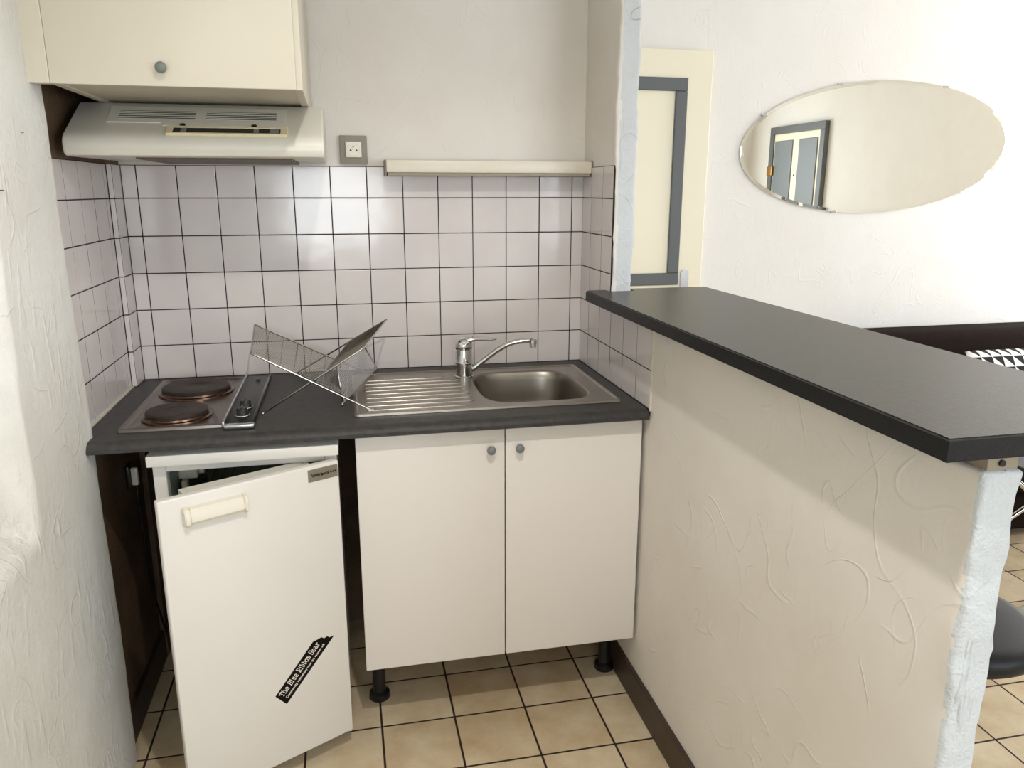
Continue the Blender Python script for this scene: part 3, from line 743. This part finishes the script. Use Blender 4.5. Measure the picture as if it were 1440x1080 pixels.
# ------------------------------------------------------------------ extractor hood
hd = thing('extractor_hood', 'off-white slim extractor hood mounted under the cream cupboard', 'extractor hood', (.25, -.25, 1.52))
HX0, HX1 = -.033, .534
def hz(y): return 1.572+(y+.48)*.53
prof = [(0.0, 1.527), (-.478, 1.523), (-.487, 1.525), (-.493, 1.532), (-.4945, 1.545), (-.493, 1.556), (-.488, 1.5645), (-.480, 1.572)]+[(-.46, hz(-.46)), (-.33, hz(-.33)), (-.322, 1.6535), (0.0, 1.6535)]
bm = B(); prism(bm, prof, HX0, HX1, 'x', bev=.003, seg=3); build('hood_body', bm, M['hood'], hd, auto=35)
# things on the sloping face: local frame x, s (down the slope), n (out)
dv = V((0, -1, -.53)).normalized(); nv = V((0, -.53, 1)).normalized()
HM = Matrix(((1, 0, 0, 0), (0, dv.y, nv.y, -.40), (0, dv.z, nv.z, hz(-.40)), (0, 0, 0, 1)))   # local (x, s, n) -> world
def sl(y): return (-.40-y)*math.hypot(1, .53)
def hbuild(name, bm, m, parent, **k):
    xf(bm, HM); bmesh.ops.recalc_face_normals(bm, faces=bm.faces); return build(name, bm, m, parent, **k)
bm = B(); prism(bm, [(.042, sl(-.347)), (.448, sl(-.347)), (.452, sl(-.440)), (.170, sl(-.440)), (.165, sl(-.426)), (.046, sl(-.426))], -.002, .0022, 'z', bev=.001)
vp = hbuild('vent_panel', bm, M['hood'], hd)
bm = B()
for x0, x1 in ((.068, .238), (.262, .424)):
    box(bm, x0, x1, sl(-.370), sl(-.412), .0018, .0026)
hbuild('vent_recess', bm, M['hooddark'], vp)
bm = B()
for x0, x1 in ((.068, .238), (.262, .424)):
    for k in range(5): s0 = sl(-.372)+k*.0100; box(bm, x0, x1, s0+.0015, s0+.0050, .0022, .0032, .0003)
hbuild('vent_louvres', bm, M['hood'], vp)
bm = B(); s0, s1 = sl(-.447), sl(-.483)
for a in ((.183, .452, s0, s0+.008), (.183, .452, s1-.006, s1), (.183, .197, s0+.008, s1-.006), (.436, .452, s0+.008, s1-.006)): box(bm, a[0], a[1], a[2], a[3], -.001, .0055, .001)
sf = hbuild('control_frame', bm, M['hoodpl'], hd, label='yellowed plastic switch surround')
bm = B(); box(bm, .197, .436, s0+.008, s1-.006, -.001, .0042); hbuild('control_strip', bm, M['blackgloss'], sf, label='glossy black control strip')
for a, b_ in ((.214, .226), (.375, .387), (.412, .432)):
    bm = B(); box(bm, a, b_, s0+.012, s1-.010, .0042, .0056, .0005); hbuild('slide_switch', bm, M['grey_knob'], sf)
for sx in (.215, .375):
    bm = B(); lathe(bm, [(.0062, .001), (.0062, .006), (.003, .0068)], (sx, sl(-.4415), 0), 14); hbuild('screw', bm, M['blackgloss'], hd)
bm = B(); box(bm, .10, .455, -.42, -.04, 1.5195, 1.5268, .001); build('grease_filter', bm, M['filter'], hd, label='brown grease filter underneath')

# ------------------------------------------------------------------ wall cupboard above the hood
cu = thing('wall_cupboard', 'cream wall cupboard with a small grey knob above the hood', 'cupboard', (.23, -.35, 1.655))
cx0, cx1, cz0, cz1 = -.026, .500, 1.6545, 2.30
bm = B()
box(bm, cx1-.018, cx1, -.662, -.001, cz0, cz1, .001); box(bm, .012, .028, -.662, -.001, cz0, cz1, .001)
box(bm, .028, cx1-.018, -.655, -.001, cz0+.004, cz0+.020, .001); box(bm, .028, cx1-.018, -.662, -.001, cz1-.018, cz1); box(bm, .028, cx1-.018, -.01, -.001, cz0+.02, cz1-.018)
build('carcass', bm, M['cream'], cu)
bm = B(); box(bm, .0165, .488, -.681, -.663, cz0-.0015, cz1, .0022, 2); cd = build('door', bm, M['cream'], cu, auto=40)
bm = B(); lathe(bm, [(.0045, 0), (.0045, -.008), (.009, -.011), (.0112, -.016), (.0112, -.019), (.008, -.022), (.003, -.023)], (.228, -.681, 1.687), 24, 'y'); build('knob', bm, mat('green_grey_knob', rgb(108, 116, 108), .4), cd, auto=40, label='small green-grey knob')
bm = B(); box(bm, cx0-.006, .0161, -.6805, -.662, cz0-.0015, cz1, .0015); build('filler_strip', bm, M['cream'], cu)

# ------------------------------------------------------------------ wall socket, strip light
so = thing('wall_socket', 'white wall socket on a square grey mount beside the hood', 'socket', (.613, .002, 1.565))
bm = B(); box(bm, .573, .653, -.012, .0035, 1.524, 1.606, .002); build('mount', bm, M['grey_plate'], so, auto=40)
bm = B(); box(bm, .590, .636, -.020, -.012, 1.543, 1.588, .002); pl = build('cover', bm, M['pla_white'], so, auto=40)
bm = B(); lathe(bm, [(.0185, -.0005), (.0185, -.0012), (.0175, -.0012), (.0165, .0), (.002, .0005)], (.613, -.0199, 1.5655), 32, 'y'); well = build('outlet_well', bm, M['pla_white'], pl)
bm = B()
for sx in (-.0075, .0095): lathe(bm, [(.0028, 0), (.0028, -.0012)], (.612+sx, -.0203, 1.563), 12, 'y')
build('pin_holes', bm, M['black'], pl)
bm = B(); lathe(bm, [(.002, 0), (.002, -.008), (.001, -.009)], (.613, -.0200, 1.5745), 12, 'y'); build('earth_pin', bm, M['chrome'], pl)

sl_ = thing('strip_light', 'long cream strip light fixture on the wall above the sink tiles', 'light fixture', (1.02, 0, 1.49))
bm = B(); box(bm, .7035, 1.3315, -.090, -.001, 1.499, 1.5345, .003, 2); build('housing', bm, M['lightbody'], sl_, auto=40)
bm = B(); box(bm, .707, 1.328, -.086, -.004, 1.490, 1.499, .001); build('diffuser', bm, M['lightunder'], sl_)
bm = B(); box(bm, .7005, .7035, -.091, -.001, 1.489, 1.536, .001); build('end_cap', bm, M['grey_plate'], sl_)
bm = B(); box(bm, 1.3313, 1.3335, -.091, -.001, 1.489, 1.536, .0005); build('end_cap', bm, M['grey_plate'], sl_)

# ------------------------------------------------------------------ oval mirror
mc = V((3.072, YL, 1.645)); A_, B_ = .716, .300; tilt = math.radians(2.6)
mr = thing('oval_mirror', 'large oval mirror without a frame hanging on the white living room wall', 'mirror', (mc.x, mc.y, mc.z))
def el(a, b_, y, n=128): return [V((mc.x+a*math.cos(t)*math.cos(tilt)-b_*math.sin(t)*math.sin(tilt), y, mc.z+a*math.cos(t)*math.sin(tilt)+b_*math.sin(t)*math.cos(tilt))) for t in [2*math.pi*i/n for i in range(n)]]
bm = B(); loft(bm, [el(A_-.016, B_-.016, YL-.010), el(A_-.016, B_-.016, YL-.0101)], close=True)
bmesh.ops.recalc_face_normals(bm, faces=bm.faces); build('glass', bm, M['mirror'], mr)
bm = B(); loft(bm, [el(A_-.016, B_-.016, YL-.010), el(A_-.001, B_-.001, YL-.0093), el(A_, B_, YL-.008), el(A_, B_, YL-.004)])
bmesh.ops.recalc_face_normals(bm, faces=bm.faces)
bmesh.ops.reverse_faces(bm, faces=bm.faces) if sum(f.normal.y for f in bm.faces) > 0 else None
build('bevelled_rim', bm, M['mirror'], mr)
for t in (108, 147, 62, -108, -50):
    a = math.radians(t); cxx = mc.x+A_*math.cos(a)*math.cos(tilt)-B_*math.sin(a)*math.sin(tilt); czz = mc.z+A_*math.cos(a)*math.sin(tilt)+B_*math.sin(a)*math.cos(tilt)
    bm = B(); box(bm, cxx-.014, cxx+.014, YL-.0125, YL-.0008, czz-.004, czz+.004, .001); build('mirror_clip', bm, M['alu'], mr)

# ------------------------------------------------------------------ sofa + cushion
sf = thing('sofa', 'dark brown fabric sofa against the living room wall behind the bar', 'sofa', (3.42, .48, 0))
def soft(bm_, x0, x1, y0, y1, z0, z1, r): return box(bm_, x0, x1, y0, y1, z0, z1, r, 5)
bm = B(); soft(bm, 2.78, 4.06, .68, .895, .20, .792, .05); build('backrest', bm, M['sofa'], sf, smooth=True)
bm = B(); soft(bm, 2.78, 4.06, .06, .675, .20, .335, .05); build('seat', bm, M['sofa'], sf, smooth=True)
bm = B(); soft(bm, 2.80, 4.04, .09, .86, .03, .199, .02); build('base', bm, M['sofa'], sf, smooth=True)
for lx, ly in ((2.9, .14), (3.95, .14), (2.9, .80), (3.95, .80)):
    bm = B(); lathe(bm, [(.02, 0), (.02, .032)], (lx, ly, 0), 16); build('leg', bm, M['black'], sf)
bm = B(); N = 20
for s_ in (-1, 1):
    g = {}
    for i in range(N+1):
        for j in range(N+1):
            u, v = i/N*2-1, j/N*2-1
            th_ = .055*((1-u**4)*(1-v**4))**.6
            g[i, j] = bm.verts.new(V((u*.235*(1-.05*(1-abs(v))*0), s_*th_, v*.190)))
    for i in range(N):
        for j in range(N): bm.faces.new((g[i, j], g[i+1, j], g[i+1, j+1], g[i, j+1]))
bmesh.ops.remove_doubles(bm, verts=bm.verts, dist=1e-5); bmesh.ops.recalc_face_normals(bm, faces=bm.faces)
co = build('cushion', bm, M['tri'], label='cushion with black and white triangle print leaning on the brown sofa', cat='cushion', smooth=True, origin=(0, 0, 0))
co.location = (3.655, .565, .641-.118+.02); co.rotation_euler = (math.radians(-16), 0, 0)
co.location = (3.655, .553, .527)

# ------------------------------------------------------------------ bar stool
sx, sy = 1.70, -1.30
bs = thing('bar_stool', 'round black padded bar stool tucked behind the low wall', 'stool', (sx, sy, 0))
bm = B(); lathe(bm, [(.09, .588), (.150, .590), (.163, .600), (.167, .612), (.165, .626), (.156, .636), (.138, .640), (.08, .642), (.002, .642)], (sx, sy, 0), 64); build('seat', bm, M['leather'], bs, smooth=True)
bm = B(); lathe(bm, [(.16, 0), (.16, .008), (.11, .016), (.035, .03), (.028, .05), (.026, .35), (.018, .352), (.018, .56), (.05, .565), (.05, .59)], (sx, sy, 0), 40); build('pedestal', bm, M['chrome'], bs, auto=40)
bm = B(); tube(bm, [(sx+.10*math.cos(a), sy+.10*math.sin(a), .2) for a in [2*math.pi*i/32 for i in range(33)]], .009, 8); tube(bm, [(sx+.10, sy, .2), (sx+.02, sy, .2)], .008); tube(bm, [(sx-.10, sy, .2), (sx-.02, sy, .2)], .008); build('footrest', bm, M['chrome'], bs, smooth=True)

# ------------------------------------------------------------------ chrome-legged side table beside the sofa
tb = thing('side_table', 'low table on crossed chrome tube legs in front of the sofa', 'table', (3.22, -.28, 0))
bm = B(); box(bm, 2.97, 3.55, -.50, -.06, .44, .46, .004); build('tabletop', bm, M['black'], tb)
for yy in (-.46, -.10):
    for (xa, xb) in ((2.80, 3.50), (3.50, 2.99)):
        bm = B(); tube(bm, [(xa, yy, .012), (xb, yy, .44)], .010, 10); build('leg', bm, M['chrome'], tb, smooth=True)

# ------------------------------------------------------------------ small things on the walls
pg = thing('power_plug', 'small pale plug hanging on the dark bare wall left of the fridge', 'plug', (XL-.003, -.235, .64))
bm = B(); box(bm, XL-.0035, XL+.008, -.252, -.212, .636, .700, .003); build('base_plate', bm, M['black'], pg, auto=40)
bm = B(); box(bm, XL+.008, XL+.026, -.240, -.225, .640, .692, .004); pb = build('plug_body', bm, M['pla_white'], pg, auto=40)
bm = B(); tube(bm, [(XL+.018, -.232, .642), (XL+.018, -.230, .60), (XL+.015, -.21, .50), (XL+.012, -.19, .30), (XL+.03, -.15, .12)], .0035, 8); build('cable', bm, M['black'], pb, smooth=True)
for (yy, zz, lb) in ((-.885, 1.448, 'small dark staple in the left plaster wall, level with the tiles'), (-.75, 1.555, 'small dark staple in the left plaster wall beside the hood')):
    bm = B(); tube(bm, [(-.0300, yy-.006, zz), (-.0215, yy-.006, zz), (-.0215, yy+.006, zz), (-.0300, yy+.006, zz)], .0010, 6)
    build('staple', bm, M['ink'], label=lb, cat='staple')

# ------------------------------------------------------------------ lights
def area(name, loc, rot, sx_, sy_, power, col):
    l = bpy.data.lights.new(name, 'AREA'); l.shape = 'RECTANGLE'; l.size = sx_; l.size_y = sy_; l.energy = power; l.color = col
    o = bpy.data.objects.new(name, l); link(o); o.location = loc; o.rotation_euler = rot; return o
area('window_daylight', ((W1[0]+W1[1])/2, -4.36, (W1[2]+W1[3])/2), (math.radians(90), 0, 0), W1[1]-W1[0], W1[3]-W1[2], 58, (.84, .92, 1.))
area('small_window_daylight', ((W2[0]+W2[1])/2, -4.36, (W2[2]+W2[3])/2), (math.radians(90), 0, 0), W2[1]-W2[0], W2[3]-W2[2], 20, (.88, .95, 1.))
area('side_window_daylight', (5.36, (W3[0]+W3[1])/2, (W3[2]+W3[3])/2), (math.radians(90), 0, math.radians(90)), W3[1]-W3[0], W3[3]-W3[2], 49, (1., 1., 1.))
l = bpy.data.lights.new('ceiling_lamp', 'SPOT'); l.spot_size = math.radians(124); l.spot_blend = .7; l.energy = 50; l.color = (1., .96, .91); l.shadow_soft_size = .03
o = bpy.data.objects.new('ceiling_lamp', l); link(o); o.location = (.76, -1.94, 2.48); o.rotation_euler = (V((.9, -1.3, 0))-V((.76, -1.94, 2.48))).to_track_quat('-Z', 'Y').to_euler()
w = bpy.data.worlds.new('World'); scene.world = w; w.use_nodes = True
w.node_tree.nodes['Background'].inputs[0].default_value = (.75, .85, 1., 1); w.node_tree.nodes['Background'].inputs[1].default_value = 1.

# ------------------------------------------------------------------ camera
yaw, pitch, roll = 0.2133, -0.2449, 0.0009
cy, sy_, cp, sp_, cr, sr = math.cos(yaw), math.sin(yaw), math.cos(pitch), math.sin(pitch), math.cos(roll), math.sin(roll)
fwd = V((sy_*cp, cy*cp, sp_)); r0 = V((cy, -sy_, 0)); u0 = r0.cross(fwd)
rt = r0*cr+u0*sr; up = -r0*sr+u0*cr
cam = bpy.data.cameras.new('camera'); cam.sensor_width = 36; cam.sensor_fit = 'HORIZONTAL'; cam.lens = 1091.82/1440*36; cam.clip_start = .02
co = bpy.data.objects.new('camera', cam); link(co)
Mx = Matrix((rt, up, -fwd)).transposed().to_4x4(); Mx.translation = V((.5643, -2.4707, 1.4494)); co.matrix_world = Mx
scene.camera = co
scene.view_settings.view_transform = 'Standard'; scene.view_settings.look = 'None'; scene.view_settings.gamma = 1; scene.view_settings.use_curve_mapping = False
scene.view_settings.exposure = 0.26
